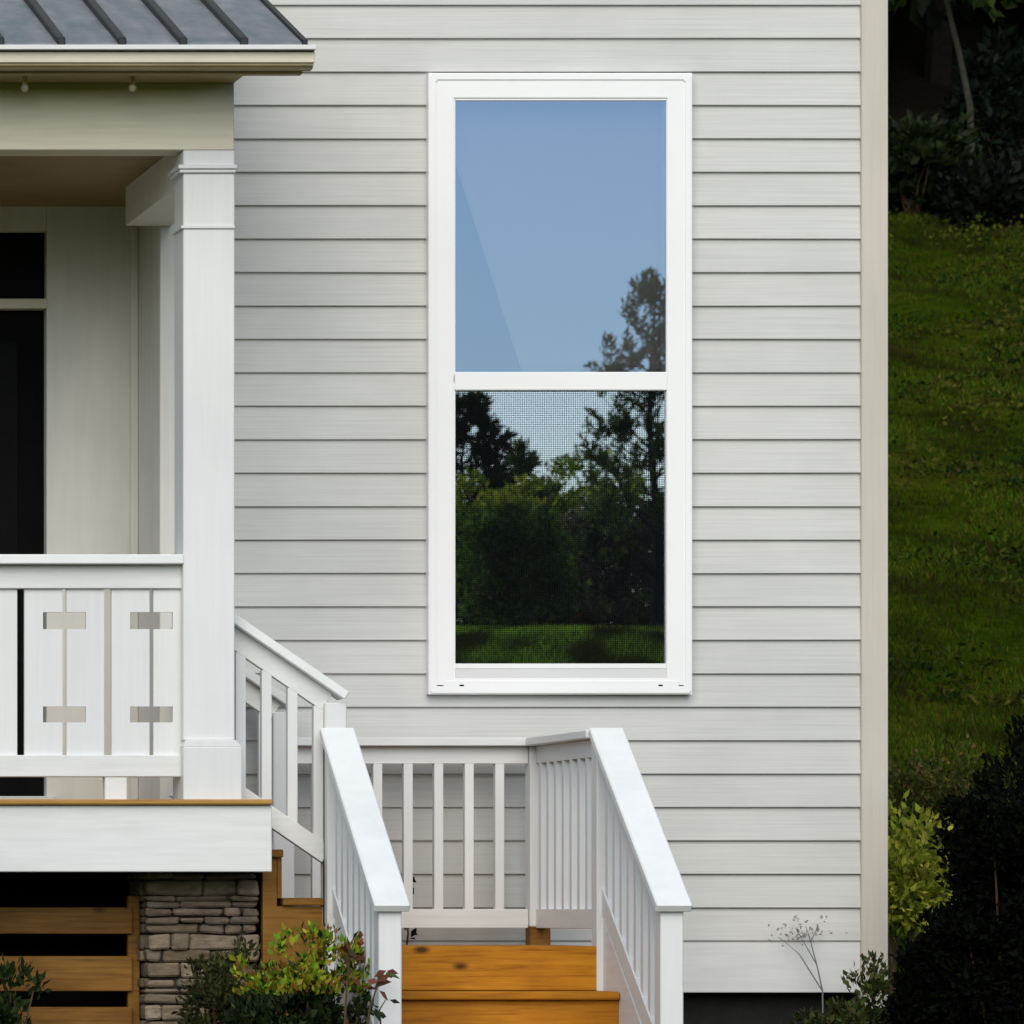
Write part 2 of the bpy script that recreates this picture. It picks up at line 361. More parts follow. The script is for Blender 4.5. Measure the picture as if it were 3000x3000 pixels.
# insect screen, woven wires as real thin bars
bm = bmesh.new(); sx0, sx1, sz0, sz1 = wX(857), wX(1259), wZ(1253), wZ(736); pitch = .0078; wr = .00055
for k in range(int((sx1-sx0)/pitch)): 
    x = sx0 + (k+.5)*pitch; add_box(bm, x-wr, x+wr, YW-.046, YW-.0445, sz0, sz1)
for k in range(int((sz1-sz0)/pitch)): 
    z = sz0 + (k+.5)*pitch; add_box(bm, sx0, sx1, YW-.0443, YW-.0428, z-wr, z+wr)
scr = from_bm('insect_screen', bm, M['screen'], win); scr['kind'] = 'stuff'; scr['label'] = 'fine charcoal insect screen over the lower sash'
# added pale sheet behind the upper pane, cut to give its diagonal gleam
bm = bmesh.new(); YCu = YW+.05; nu = 40; nv = 14; grid = []
cz1, cz0 = wZ(172), wZ(716)
for j in range(nv+1):
    t = j/nv; z = cz1 + (cz0-cz1)*t
    py = 172 + (716-172)*t
    xl = X(max(838, 858 + (py-300)*(127/400.0)), YCu) if py > 240 else X(838, YCu)
    xr = X(1282, YCu); row = []
    for i in range(nu+1):
        u = i/nu; row.append(bm.verts.new((xl+(xr-xl)*u, YCu+.003*math.sin(u*23+3*math.sin(u*5)), z)))
    grid.append(row)
for j in range(nv):
    for i in range(nu): bm.faces.new([grid[j][i], grid[j][i+1], grid[j+1][i+1], grid[j+1][i]])
cur = from_bm('gleam_sheet', bm, M['gleam_sheet'], None, True); tag(cur, 'pale sheet added behind the upper window pane for its diagonal gleam', 'gleam_sheet')
sol = cur.modifiers.new('sheet_solidify', 'SOLIDIFY'); sol.thickness = .003

# ------------------------------------------------------------------ porch
porch = thing('porch', 'covered front porch with white column and grey metal roof', 'porch')
PX0 = 2.45; BX1 = X(442, 21.97); BX0 = X(345, 21.97)  # unseen porch end, cut short so more light reaches inside
# deck
deck = box('deck_floor', M['nosing'], porch, PX0, 4.10, 22.16, YP-.001, ZD-.04, ZD-.002, 0)
for k in range(2):
    y0 = 21.875 + k*.1425; box('deck_board', M['nosing'], porch, PX0, X(515, 21.88), y0, y0+.138, Z(1519, 21.88)+.001, Z(1508, 21.88), .006)
box('fascia', M['white'], porch, PX0, X(513, 21.90), 21.90, 21.93, Z(1645, 21.90), Z(1519, 21.90), .003)
box('fascia', M['white'], porch, X(513, 21.90)-.03, X(513, 21.90), 21.931, 22.12, Z(1645, 21.90), Z(1519, 21.90), .003)
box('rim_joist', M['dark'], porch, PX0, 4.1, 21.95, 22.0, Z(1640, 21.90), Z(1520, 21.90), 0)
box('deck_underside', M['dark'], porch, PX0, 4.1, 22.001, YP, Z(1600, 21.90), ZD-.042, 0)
# skirt of horizontal boards under the deck
YS = 22.33
for t, b in ((1712, 1762), (1804, 1870), (1900, 1955), (1985, 2040), (2075, 2130), (2165, 2200)):
    box('skirt_board', M['brown'], porch, PX0, X(250, YS), YS, YS+.025, Z(b, YS), Z(t, YS), .003)
box('skirt_post', M['brown'], porch, X(244, YS), X(266, YS), YS+.026, YS+.07, EZ-1.15, Z(1690, YS), .003)
box('underdeck_shade_sheet', M['dark'], porch, PX0, 4.5, YS+.5, YS+.55, EZ-1.2, Z(1600, YS), 0)  # added near-black sheet stands in for the shade under the deck
# beam, side beam, ceiling, soffit
zs = Z(131, 21.62)
box('front_beam', M['cream'], porch, PX0, BX1, 21.97, 22.15, Z(283, 21.97), zs+.004, .004)
box('side_beam', M['porchwall'], porch, BX0+.004, BX1-.004, 22.151, YW-.035, EZ+2.935, ZC+.12, .003)
box('ceiling', M['ceil'], porch, PX0+.002, BX1-.01, 22.151, YP-.001, ZC, ZC+.02, 0)
XE = X(597, 21.53)
box('soffit', M['soffit'], porch, PX0, BX1, 21.60, 21.97-.001, zs-.001, zs+.018, .001)
box('soffit', M['soffit'], porch, BX1+.001, X(566, 21.7), 21.60, 21.69, zs-.001, zs+.018, .001)
box('soffit_edge_board', M['soffit'], porch, PX0, X(566, 21.69), 21.64, 21.69, Z(141, 21.66), zs-.002, .002)
rf = thing('roof', '', ''); 
for k in ('label', 'category'): del rf[k]
rf.parent = porch
YE = 21.55; zE = Z(81, YE); SL = .36
def roofz(y): return zE + (y-YE)*SL
ribx = [X(460, YE) - .2406*k for k in range(8)]
redge = X(571, YE); edges = [redge] + ribx
for k in range(len(edges)-1):
    x1, x0 = edges[k]-.001, edges[k+1]+.001
    d = random.uniform(-.002, .002)
    prism('roof_panel', M['roof'], rf, [(YE, roofz(YE)+d), (YW-.02, roofz(YW-.02)+d), (YW-.02, roofz(YW-.02)-.02), (YE, roofz(YE)-.02)], 'x', x0, x1, .002)
for x in ribx:
    prism('roof_seam', M['rib'], rf, [(YE-.012, roofz(YE)-.012), (YE-.012, roofz(YE)+.02), (YW-.02, roofz(YW)+.03), (YW-.02, roofz(YW)-.01)], 'x', x-.016, x+.016, .004)
prism('rake_trim', M['rib'], rf, [(YE-.004, roofz(YE)-.03), (YE-.004, roofz(YE)+.012), (YW-.02, roofz(YW)+.012), (YW-.02, roofz(YW)-.03)], 'x', redge, redge+.02, .002)
boxes('roof_deck', M['soffit'], rf, [(PX0, redge-.01, YE+.06, YE+.09, zs+.02, roofz(YE)-.02)])
prism('gable_infill', M['siding'], rf, [(YE+.1, zs+.019), (YE+.1, roofz(YE+.1)-.03), (YW-.02, roofz(YW)-.03), (YW-.02, zs+.019)], 'x', BX1-.03, BX1-.006)
box('drip_edge', M['white'], porch, PX0, XE, 21.525, 21.60, Z(93.5, 21.53), Z(84.5, 21.53), .002)
box('eave_shadow_strip', M['rib'], porch, PX0, XE-.004, 21.552, 21.60, Z(97, 21.55), Z(93.5, 21.55)+.001, 0)
box('eave_fascia', M['cream'], porch, PX0, XE, 21.555, 21.60, Z(118, 21.555), Z(97, 21.555), .003)
prism('eave_moulding', M['olive'], porch, [(21.60, Z(118, 21.56)-.001), (21.563, Z(118, 21.56)-.001), (21.567, Z(123, 21.56)), (21.575, Z(124, 21.57)), (21.59, Z(131, 21.59)), (21.639, Z(131, 21.59)), (21.639, Z(118, 21.56)-.001)], 'x', PX0, XE-.004)
box('soffit_return', M['soffit'], porch, X(566, 21.7)+.001, XE-.01, 21.601, 21.66, zs+.0, zs+.018, .001)
# column
col = box('column', M['whitev'], porch, BX0, BX1, 21.96, 22.165, Z(1397, 21.96), Z(283, 21.96)-.001, .004)
def colband(name, px0, px1, t, b, pr, bev=.003):
    return box(name, M['whitev'], col, X(px0, 21.95), X(px1, 21.95), 21.96-pr, 22.165+pr, Z(b, 21.95), Z(t, 21.95), bev)
colband('capital', 336, 447, 311, 319, .02); colband('capital', 339, 445, 319, 326, .012)
colband('necking', 342, 444, 425, 431, .008, .002)
bs = box('base', M['whitev'], col, X(346, 21.94), X(457, 21.94), 21.938, 22.18, ZD+.001, Z(1409, 21.94), .004)
prism('base_cap', M['whitev'], col, [(X(346, 21.94), Z(1409, 21.94)), (X(457, 21.94), Z(1409, 21.94)), (X(445, 21.94), Z(1396, 21.94)), (X(351, 21.94), Z(1396, 21.94))], 'y', 21.942, 22.178, .002)
c2 = col.copy(); link(c2, porch); dxc = PX0+.01-BX0; c2.location.x += dxc
for ch in list(col.children):
    q = ch.copy(); link(q, c2)
box('side_beam', M['porchwall'], porch, PX0+.014, PX0+.2, 22.151, YP-.002, EZ+2.935, ZC+.12, .003)
# bulbs under the eave
for px in (47, 250):
    bm = bmesh.new(); x, y = X(px, 21.8), 21.8
    zt = zs+.0
    bmesh.ops.create_uvsphere(bm, u_segments=12, v_segments=8, radius=.016, matrix=Matrix.Translation((x, y, zt-.045)))
    t = thing('eave_bulb', 'small pale bulb hanging under the porch eave', 'bulb', 'bulbs under the porch eave')
    from_bm('globe', bm, M['bulb'], t, True)
    bm = bmesh.new(); add_tube(bm, [(x, y, zt+.003), (x, y, zt-.035)], [.011, .009], 8); from_bm('socket', bm, M['cream'], t)

# ------------------------------------------------------------------ porch railing with notched flat balusters
YR = 22.03
pr = thing('porch_railing', 'white porch railing of wide flat boards with square notches beside the column', 'railing')
def rZ(py): return Z(py, YR)
def rX(px): return X(px, YR)
xe = BX0+.003
box('cap_rail', M['cap'], pr, PX0, xe, 21.955, 22.115, rZ(1066), rZ(1048), .004)
box('top_rail', M['white'], pr, PX0, xe, 22.008, 22.062, rZ(1111), rZ(1066)-.001, .003)
box('bottom_rail', M['white'], pr, PX0, xe, 22.0, 22.065, rZ(1466), rZ(1425), .003)
n1, n2, n3, n4 = rZ(1187), rZ(1155), rZ(1363), rZ(1333)
def baluster(xa, xb, seam):     # seam: which side carries the notches
    z0, z1 = rZ(1426), rZ(1110); xn = (xb - .0797) if seam > 0 else (xa + .0797)
    w = .078
    if seam > 0:
        xn = xb-w; pts = [(xa, z0), (xb, z0), (xb, n3), (xn, n3), (xn, n4), (xb, n4), (xb, n1), (xn, n1), (xn, n2), (xb, n2), (xb, z1), (xa, z1)]
    else:
        xn = xa+w; pts = [(xb, z0), (xa, z0), (xa, n3), (xn, n3), (xn, n4), (xa, n4), (xa, n1), (xn, n1), (xn, n2), (xa, n2), (xa, z1), (xb, z1)]
    prism('baluster', M['whitev'], pr, pts, 'y', 22.024, 22.046)
for k in range(3):
    s = -164*k
    baluster(rX(210+s), rX(281.5+s), 1); baluster(rX(289+s), rX(349+s if k == 0 else 360+s), -1)
for px in (217, -110): box('support_block', M['white'], pr, rX(px-21), rX(px+21), 22.005, 22.06, Z(1509, 21.9), rZ(1466)+.001, .003)

# ------------------------------------------------------------------ stone pier
pier = thing('stone_pier', 'stacked ledgestone pier under the porch deck corner', 'pier')
px0, px1, py0, py1 = X(278, 22.17), X(488, 22.17), 22.17, 22.62; pz0, pz1 = EZ-1.15, Z(1646, 22.0)
box('mortar_core', M['mortar'], pier, px0+.03, px1-.03, py0+.03, py1, pz0, pz1, 0)
z = pz0
while z < pz1-.01:
    h = random.choice([.022, .028, .035, .042, .05, .065]); h = min(h, pz1-z)
    x = px0 - random.uniform(0, .01)
    while x < px1-.02:
        w = min(random.uniform(.06, .24), px1-x)
        if px1-x-w < .05: w = px1-x
        d = random.uniform(-.03, .015)
        box('stone', M['stone'], pier, x+.003, x+w-.003, py0+d, py0+.09, z+.003, z+h-.003, .008, .006); x += w
    y = py0+.095
    while y < py1-.03:
        w = min(random.uniform(.08, .2), py1-y); d = random.uniform(-.01, .01)
        box('stone', M['stone'], pier, px0+d, px0+.08, y+.003, y+w-.003, z+.0025, z+h-.0025, .006, .003); y += w
    z += h

# ------------------------------------------------------------------ upper steps, landing, lower steps
ZL = Z(1785, 22.06); XL0, XL1 = 4.62, 5.72; YB = 23.2
up = thing('upper_steps', 'short flight of amber wooden steps from porch deck down to landing', 'steps')
rise = (ZD-ZL)/3; X1, X2, X3 = 4.115, X(534, 22.13), 4.62
box('riser', M['white'], up, X1-.012, X1, 22.16, YB, ZD-rise, ZD-.045, .001)
box('tread', M['brown'], up, X1+.001, X2+.0, 22.12, YB+.05, ZD-rise-.032, ZD-rise, .004)
box('riser', M['brown'], up, X2-.022, X2-.004, 22.135, YB+.04, ZD-2*rise-.001, ZD-rise-.033, .001)
box('tread', M['brown'], up, X2-.003, X3+.012, 22.12, YB+.05, ZD-2*rise-.032, ZD-2*rise, .004)
box('riser', M['brown'], up, X3-.01, X3+.008, 22.135, YB+.04, ZL-.002, ZD-2*rise-.033, .001)
for y in (22.141, YB-.03):
    prism('stringer', M['brown'], up, [(X1+.175, ZD-rise-.034), (X2-.023, ZD-rise-.034), (X2-.023, ZD-2*rise-.034), (X3-.012, ZD-2*rise-.034), (X3-.012, EZ-1.06), (X3-.35, EZ-1.06), (X1+.175, ZL-.5)], 'y', y, y+.04)
lp = thing('landing', 'small wooden landing between the two flights of steps', 'landing')
yk = 22.07
while yk < YB+.04:
    box('deck_board', M['orange'], lp, X3+.01, XL1, yk, yk+.137, ZL-.037, ZL-.002, .003); yk += .143
for x in (XL0+.02, XL1-.05): box('side_joist', M['orange'], lp, x, x+.04, 22.08, YB+.05, ZL-.22, ZL-.038, .002)
for x in (XL0+.07, XL1-.14):
    for y in (22.1, YB-.05): box('leg', M['orange'], lp, x, x+.085, y, y+.085, EZ-1.12, ZL-.039, .002)
box('back_joist', M['orange'], lp, XL0+.061, XL1-.051, YB+.01, YB+.05, ZL-.22, ZL-.038, .002)
lo = thing('lower_steps', 'flight of orange stained wooden steps descending towards the yard', 'steps')
RI, RU = .18, .25; sx0_, sx1_ = 4.60, 5.645
for k in range(5):
    yr = 22.05 - RU*k; zt = ZL - RI*k
    box('riser', M['orange'], lo, sx0_, sx1_, yr, yr+.019, max(zt-RI+.002, EZ-1.1), zt-(.0 if k == 0 else .037), .002)
    if k < 4: box('tread', M['orange'], lo, sx0_, sx1_, yr-RU-.03, yr-.001, zt-RI-.034, zt-RI, .007)
for x in (sx0_-.041, sx1_+.001):
    prism('stringer', M['white'], lo, [(22.07, ZL+.13), (22.07-1.03, ZL+.13-.74), (22.07-1.03, EZ-1.12), (21.3, EZ-1.12), (22.07, ZL-.35)], 'x', x, x+.04, .002)

# ------------------------------------------------------------------ stair and landing guards
def stair_guard(label, xc, name='stair_railing'):
    g = thing(name, label, 'railing', None)
    y0, y1 = 22.09, 21.05; za, zb_ = Z(1375, 22.06), Z(1700, 21.06); s = (za-zb_)/(22.06-21.06)
    def line(y, off): return za - s*(22.06-y) + off
    c = math.sqrt(1+s*s)
    T = .036
    bar('cap_rail', M['cap'], g, (xc, y0-.01, line(y0-.01, -T*c/2)), (xc, y1, line(y1, -T*c/2)), .139, T, (1, 0, 0), .005)
    H = .075
    bar('top_rail', M['whitev'], g, (xc, y0-.02, line(y0-.02, -T*c-.001-H*c/2)), (xc, y1+.1, line(y1+.1, -T*c-.001-H*c/2)), .04, H, (1, 0, 0))
    zo = Z(1670, 22.08) - za
    bar('bottom_rail', M['whitev'], g, (xc, y0-.02, line(y0-.02, zo-.08*c/2)), (xc, y1+.1, line(y1+.1, zo-.08*c/2)), .05, .08, (1, 0, 0))
    k = 0; y = y0-.1
    while y > y1+.2:
        box('baluster', M['whitev'], g, xc-.019, xc+.019, y-.019, y+.019, line(y, zo-.02), line(y, -T*c-H*c+.012), .001); y -= .108
    box('newel_post', M['whitev'], g, xc-.0445, xc+.0445, y1+.03, y1+.119, EZ-1.12, line(y1+.03, -T*c-.002), .004)
    box('newel_post', M['whitev'], g, xc-.0445, xc+.0445, y0-.045, y0+.044, ZL-.2, line(y0-.045, -T*c-.002), .004)
    return g
XG0, XG1 = 4.577, 5.665
stair_guard('white sloping stair railing with broad cap on the side beside the porch column', XG0)
stair_guard('white sloping stair railing with broad cap beside the open yard and house corner', XG1)
# landing guard: back along the wall and the right-hand return
lg = thing('landing_railing', 'white level railing of square pickets around the landing against the clapboards', 'railing')
GT = EZ+.738
xa = XG0+.05
box('cap_rail', M['white'], lg, xa, XG1+.07, YB-.07, YB+.07, GT-.036, GT, .004)
box('cap_rail', M['white'], lg, XG1-.07, XG1+.07, 22.12, YB-.071, GT-.036, GT-.0005, .004)
box('top_rail', M['white'], lg, xa, XG1-.046, YB-.02, YB+.02, EZ+.628, GT-.0365, .002)
box('top_rail', M['white'], lg, XG1-.02, XG1+.02, 22.14, YB-.046, EZ+.628, GT-.0365, .002)
box('bottom_rail', M['white'], lg, xa, XG1-.046, YB-.02, YB+.02, Z(1751, YB), Z(1715, YB), .002)
box('bottom_rail', M['white'], lg, XG1-.02, XG1+.02, 22.14, YB-.046, Z(1751, YB), Z(1715, YB), .002)
x = X(941, YB)
while x > xa+.02:
    box('baluster', M['whitev'], lg, x-.019, x+.019, YB-.019, YB+.019, Z(1716, YB), EZ+.63, .001); x -= .1295
y = YB-.11
while y > 22.2:
    box('baluster', M['whitev'], lg, XG1-.019, XG1+.019, y-.019, y+.019, Z(1716, YB), EZ+.63, .001); y -= .1295
box('corner_post', M['whitev'], lg, XG1-.0445, XG1+.0445, YB-.0445, YB+.0445, Z(1748, YB), GT-.037, .003)
box('post_foot', M['brown'], lg, XG1-.043, XG1+.043, YB-.043, YB+.043, ZL-.15, Z(1748, YB)-.001, .002)
# upper stair guards: front (beside the column) and back (beside the wall)
def upper_guard(label, yc, xs):
    g = thing('step_railing', label, 'railing')
    s = .686; zu = Z(1178, 22.0); xu = X(452.6, 22.0)
    def line(x, off): return zu - s*(x-xu) + off
    c = math.sqrt(1+s*s); T = .036; H = .08
    x1 = X(662, 22.0)
    bar('cap_rail', M['cap'] if yc < 22.5 else M['white'], g, (xs, yc, line(xs, T*c/2)), (x1, yc, line(x1, T*c/2)), .14, T, (0, 1, 0), .004)
    xp = XG0
    bar('top_rail', M['white'], g, (xs, yc, line(xs, -.001-H*c/2)), (xp-.03, yc, line(xp-.03, -.001-H*c/2)), .04, H, (0, 1, 0))
    zo = Z(1556, 22.0) - line(X(516, 22.0), 0)
    bar('bottom_rail', M['white'], g, (xs, yc, line(xs, zo+.075*c/2)), (xp-.03, yc, line(xp-.03, zo+.075*c/2)), .045, .075, (0, 1, 0))
    x = xs+.06
    while x < xp-.06:
        box('baluster', M['whitev'], g, x-.02, x+.02, yc-.019, yc+.019, line(x, zo+.075), line(x, -H*c+.008), .001); x += .105
    box('newel_post', M['whitev'], g, xp-.0445, xp+.0445, yc-.0445, yc+.0445, ZL-.15, line(xp+.0445, -.002), .004)
upper_guard('white sloping railing descending from the column to the landing post', 22.14, BX1-.005)
upper_guard('white sloping railing against the clapboards behind the upper steps', YB, HX0+.02)

# ------------------------------------------------------------------ foliage
def leaf_mesh(name, C, D, Nn, L, W, cols, material, parent=None, fold=.15):
    """leaves: centre base C, direction D, normal Nn, length L, width W, colour per leaf"""
    n_ = len(C); D = D/np.linalg.norm(D, axis=1, keepdims=True)
    S = np.cross(D, Nn); S /= (np.linalg.norm(S, axis=1, keepdims=True)+1e-9); U = np.cross(S, D)
    L = L[:, None]; W = W[:, None]
    P0 = C; P1 = C + D*L*.45 + S*W/2 + U*W*fold; P2 = C + D*L; P3 = C + D*L*.45 - S*W/2 + U*W*fold
    V = np.stack([P0, P1, P2, P3], 1).reshape(-1, 3)
    me = bpy.data.meshes.new(name); me.vertices.add(n_*4); me.vertices.foreach_set('co', V.ravel().astype(np.float32))
    base = np.arange(n_)[:, None]*4; tri = np.concatenate([base+[0, 1, 2], base+[0, 2, 3]], 1).reshape(-1, 3)
    me.loops.add(n_*6); me.loops.foreach_set('vertex_index', tri.ravel().astype(np.int32))
    me.polygons.add(n_*2); me.polygons.foreach_set('loop_start', (np.arange(n_*2)*3).astype(np.int32))
    me.polygons.foreach_set('loop_total', np.full(n_*2, 3, np.int32))
    me.update(calc_edges=True); me.validate()
    at = me.color_attributes.new('leaf_col', 'FLOAT_COLOR', 'POINT')
    cc = np.concatenate([cols, np.ones((n_, 1))], 1); cc = np.repeat(cc, 4, 0)
    at.data.foreach_set('color', cc.ravel().astype(np.float32))
    me.materials.append(material)
    return link(bpy.data.objects.new(name, me), parent)
def rnd_dir(n_):
    v = rng.normal(size=(n_, 3)); return v/np.linalg.norm(v, axis=1, keepdims=True)
def palette(n_, pal, jit=.25):
    pal = np.array(pal); c = pal[rng.integers(0, len(pal), n_)]
    return np.clip(c*(1+rng.normal(0, jit, (n_, 1))), .002, 1)
def clump_crown(name, centre, radii, nclump, per, clr, leaf, pal, material, parent, tips=None, tip_h=.6, shell=.55, bottom=-.8, up=.4):
    """leaf clumps through an ellipsoid; leaves point outwards and up"""
    centre = np.array(centre); radii = np.array(radii); CC = []
    while len(CC) < nclump:
        d = rnd_dir(1)[0]
        if d[2] < bottom: continue
        r = shell + (1-shell)*rng.random()**.6
        lump = 1 + .16*math.sin(3.1*d[0]+5*d[1]) + .13*math.sin(7*d[2]+4*d[0])
        CC.append(centre + d*radii*r*lump)
    CC = np.array(CC); C = np.repeat(CC, per, 0); n_ = len(C)
    off = rnd_dir(n_)*(rng.random((n_, 1))**.5)*clr; C = C+off
    out = (C-centre)/radii; D = out*.6 + rnd_dir(n_)*.8 + np.array([0, 0, up]); Nn = rnd_dir(n_)
    cols = palette(n_, pal)
    clv = np.repeat(1+rng.normal(0, .22, (nclump, 1)), per, 0); cols = np.clip(cols*clv, .002, 1)
    if tips is not None:
        rel = (C[:, 2]-centre[2])/radii[2]; msk = (rel > tip_h) & (rng.random(n_) < .85)
        cols[msk] = palette(int(msk.sum()), tips)
    L = leaf*(.6+.8*rng.random(n_)); W = L*(.4+.25*rng.random(n_))
    return leaf_mesh(name, C, D, Nn, L, W, cols, material, parent), CC
def shrub(name, label, cat, base, radii, zc, nclump, per, clr, leaf, pal, tips=None, tip_h=.6, material=None, group=None, shell=.35, nst=9):
    t = thing(name, label, cat, group); x, y = base; z = gzf(x, y)
    f, CC = clump_crown('foliage', (x, y, zc), radii, nclump, per, clr, leaf, pal, material or M['leaf'], t, tips, tip_h, shell)
    bm = bmesh.new()
    for k in range(nst):
        e = Vector(CC[rng.integers(0, len(CC))]); b = Vector((x+random.uniform(-.06, .06), y+random.uniform(-.05, .05), z-.03))
        md = b.lerp(e, .5)+Vector((random.uniform(-.04, .04), random.uniform(-.04, .04), .03))
        add_tube(bm, [b, md, e], [.012, .008, .003], 5)
    from_bm('stem', bm, M['stem'], t)
    return t
G_dark = [(.012, .022, .008), (.018, .03, .01), (.01, .016, .006)]
G_mid = [(.04, .075, .012), (.055, .09, .016), (.03, .055, .01)]
G_tip = [(.28, .30, .02), (.18, .32, .02), (.38, .32, .03), (.14, .26, .02)]
shrub('leafy_shrub', 'dark green shrub with yellow-green tips in front of the stone pier', 'shrub', (X(575, 21.35), 21.45), (.33, .26, .37), Z(1968, 21.45), 210, 60, .055, .034,
      [(.016, .028, .01), (.025, .042, .012), (.012, .02, .008)], G_tip+[(.25, .12, .02)], .5)
shrub('leafy_shrub', 'low olive shrub at the foot of the stone pier', 'shrub', (X(430, 21.75), 21.75), (.2, .16, .30), Z(1950, 21.75), 110, 46, .05, .028,
      [(.05, .06, .018), (.035, .05, .014), (.06, .055, .02)])
shrub('leafy_shrub', 'dark green sprigs before the slatted porch skirt', 'shrub', (X(5, 21.9), 21.9), (.16, .14, .36), Z(1985, 21.9), 45, 20, .05, .045,
      [(.02, .04, .012), (.03, .05, .012)])
shrub('evergreen_shrub', 'low bushy evergreen shrub at the foot of the house corner', 'shrub', (X(1635, 22.9), 22.9), (.36, .25, .52), Z(2098, 22.9), 320, 60, .06, .032,
      [(.022, .038, .008), (.032, .045, .01), (.015, .026, .007)], [(.05, .075, .015), (.06, .06, .02)], .7)
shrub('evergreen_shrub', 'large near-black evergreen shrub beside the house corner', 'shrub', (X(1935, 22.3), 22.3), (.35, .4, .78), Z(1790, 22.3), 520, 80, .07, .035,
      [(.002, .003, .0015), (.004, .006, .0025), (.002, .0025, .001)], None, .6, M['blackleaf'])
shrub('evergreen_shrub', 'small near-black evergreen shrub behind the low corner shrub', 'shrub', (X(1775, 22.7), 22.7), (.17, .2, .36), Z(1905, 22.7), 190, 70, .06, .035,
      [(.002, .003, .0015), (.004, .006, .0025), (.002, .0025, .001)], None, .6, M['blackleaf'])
shrub('yellow_shrub', 'bright yellow-green shrub behind the house corner', 'shrub', (X(1690, 25.6), 25.6), (.26, .25, .28), Z(1665, 25.6), 90, 44, .11, .045,
      [(.30, .32, .03), (.38, .36, .05), (.20, .26, .025)])
shrub('wild_shrub', 'scraggy brownish green shrub above the yellow-green one', 'shrub', (X(1745, 27.5), 27.5), (.36, .25, .30), Z(1545, 27.5), 120, 70, .11, .028,
      [(.09, .075, .015), (.07, .10, .012), (.13, .09, .03), (.05, .075, .01)])
# trailing sprigs by the stair post and landing
def sprig(label, pts, nl, size, pal, name='leaf_sprig'):
    t = thing(name, label, 'plant'); bm = bmesh.new()
    add_tube(bm, pts, list(np.linspace(.006, .002, len(pts))), 5); from_bm('stem', bm, M['stem'], t)
    A = np.array(pts[1:]); C = A[rng.integers(0, len(A), nl)] + rnd_dir(nl)*.02
    leaf_mesh('foliage', C, rnd_dir(nl)+np.array([.3, -.2, .1]), np.tile([0, -1., .3], (nl, 1))+rnd_dir(nl)*.4, size*(.6+.7*rng.random(nl)), size*.45*(.7+.6*rng.random(nl)), palette(nl, pal), M['leaf'], t)
def gp(px, py, Y): return (X(px, Y), Y, Z(py, Y))
bp = (X(690, 20.95), 20.95); gb = gzf(*bp)
sprig('leafy sprig in front of the stair post foot nearest the stone pier', [(bp[0], bp[1], gb-.02), gp(690, 1960, 20.95), gp(698, 1900, 20.95), gp(712, 1860, 20.95), gp(722, 1836, 20.95)], 16, .06, [(.03, .06, .015), (.05, .08, .02), (.15, .05, .03)])
bp = (X(725, 20.95), 20.9); gb = gzf(*bp)
sprig('dark leaf sprig crossing the stair post near the ground', [(bp[0], bp[1], gb-.02), gp(720, 1960, 20.9), gp(716, 1905, 20.9), gp(728, 1886, 20.9)], 9, .055, [(.012, .03, .012), (.03, .05, .02)])
bp = (X(655, 21.1), 21.1); gb = gzf(*bp)
sprig('reddish sprig climbing the outer side of the stair railing', [(bp[0], bp[1], gb-.02), gp(650, 1940, 21.1), gp(655, 1850, 21.1), gp(660, 1800, 21.1), gp(672, 1770, 21.1)], 22, .05, [(.12, .04, .02), (.05, .06, .02), (.16, .08, .03)])
bp = (X(760, 23.32), 23.32); gb = gzf(*bp)
sprig('dark weed growing behind the landing railing', [(bp[0], bp[1], gb-.02), gp(765, 1800, 23.32), gp(770, 1762, 23.32), gp(766, 1690, 23.32), gp(772, 1650, 23.32)], 20, .05, [(.008, .012, .006), (.015, .02, .01)])
# dry plant with pale seed head by the corner
t = thing('dried_flower', 'dried plant with pale seed head leaning against the clapboards', 'plant'); bm = bmesh.new(); Yd = 23.3
b0 = (X(1545, Yd), Yd); 
for pts, r in (([(b0[0]+.02, Yd, gzf(*b0)-.02), gp(1552, 1870, Yd), gp(1541, 1820, Yd), gp(1527, 1768, Yd), gp(1520, 1748, Yd)], .004), ([gp(1552, 1870, Yd), gp(1508, 1800, Yd), gp(1478, 1775, Yd), gp(1468, 1768, Yd)], .003),
               ([gp(1541, 1820, Yd), gp(1515, 1775, Yd), gp(1500, 1750, Yd)], .0025), ([gp(1530, 1775, Yd), gp(1540, 1755, Yd), gp(1543, 1742, Yd)], .0025)):
    add_tube(bm, pts, list(np.linspace(r, r*.4, len(pts))), 5)
from_bm('stem', bm, M['hinge'], t)
nl = 90; C = np.array(gp(1510, 1757, Yd)) + rng.normal(0, 1, (nl, 3))*np.array([.055, .012, .026])
hd = leaf_mesh('seed_head', C, rnd_dir(nl), rnd_dir(nl), .02*(.6+.8*rng.random(nl)), .012*(.6+.8*rng.random(nl)), palette(nl, [(.42, .39, .35), (.5, .47, .43), (.36, .33, .3)], .1), M['leaf'], t); hd['kind'] = 'stuff'

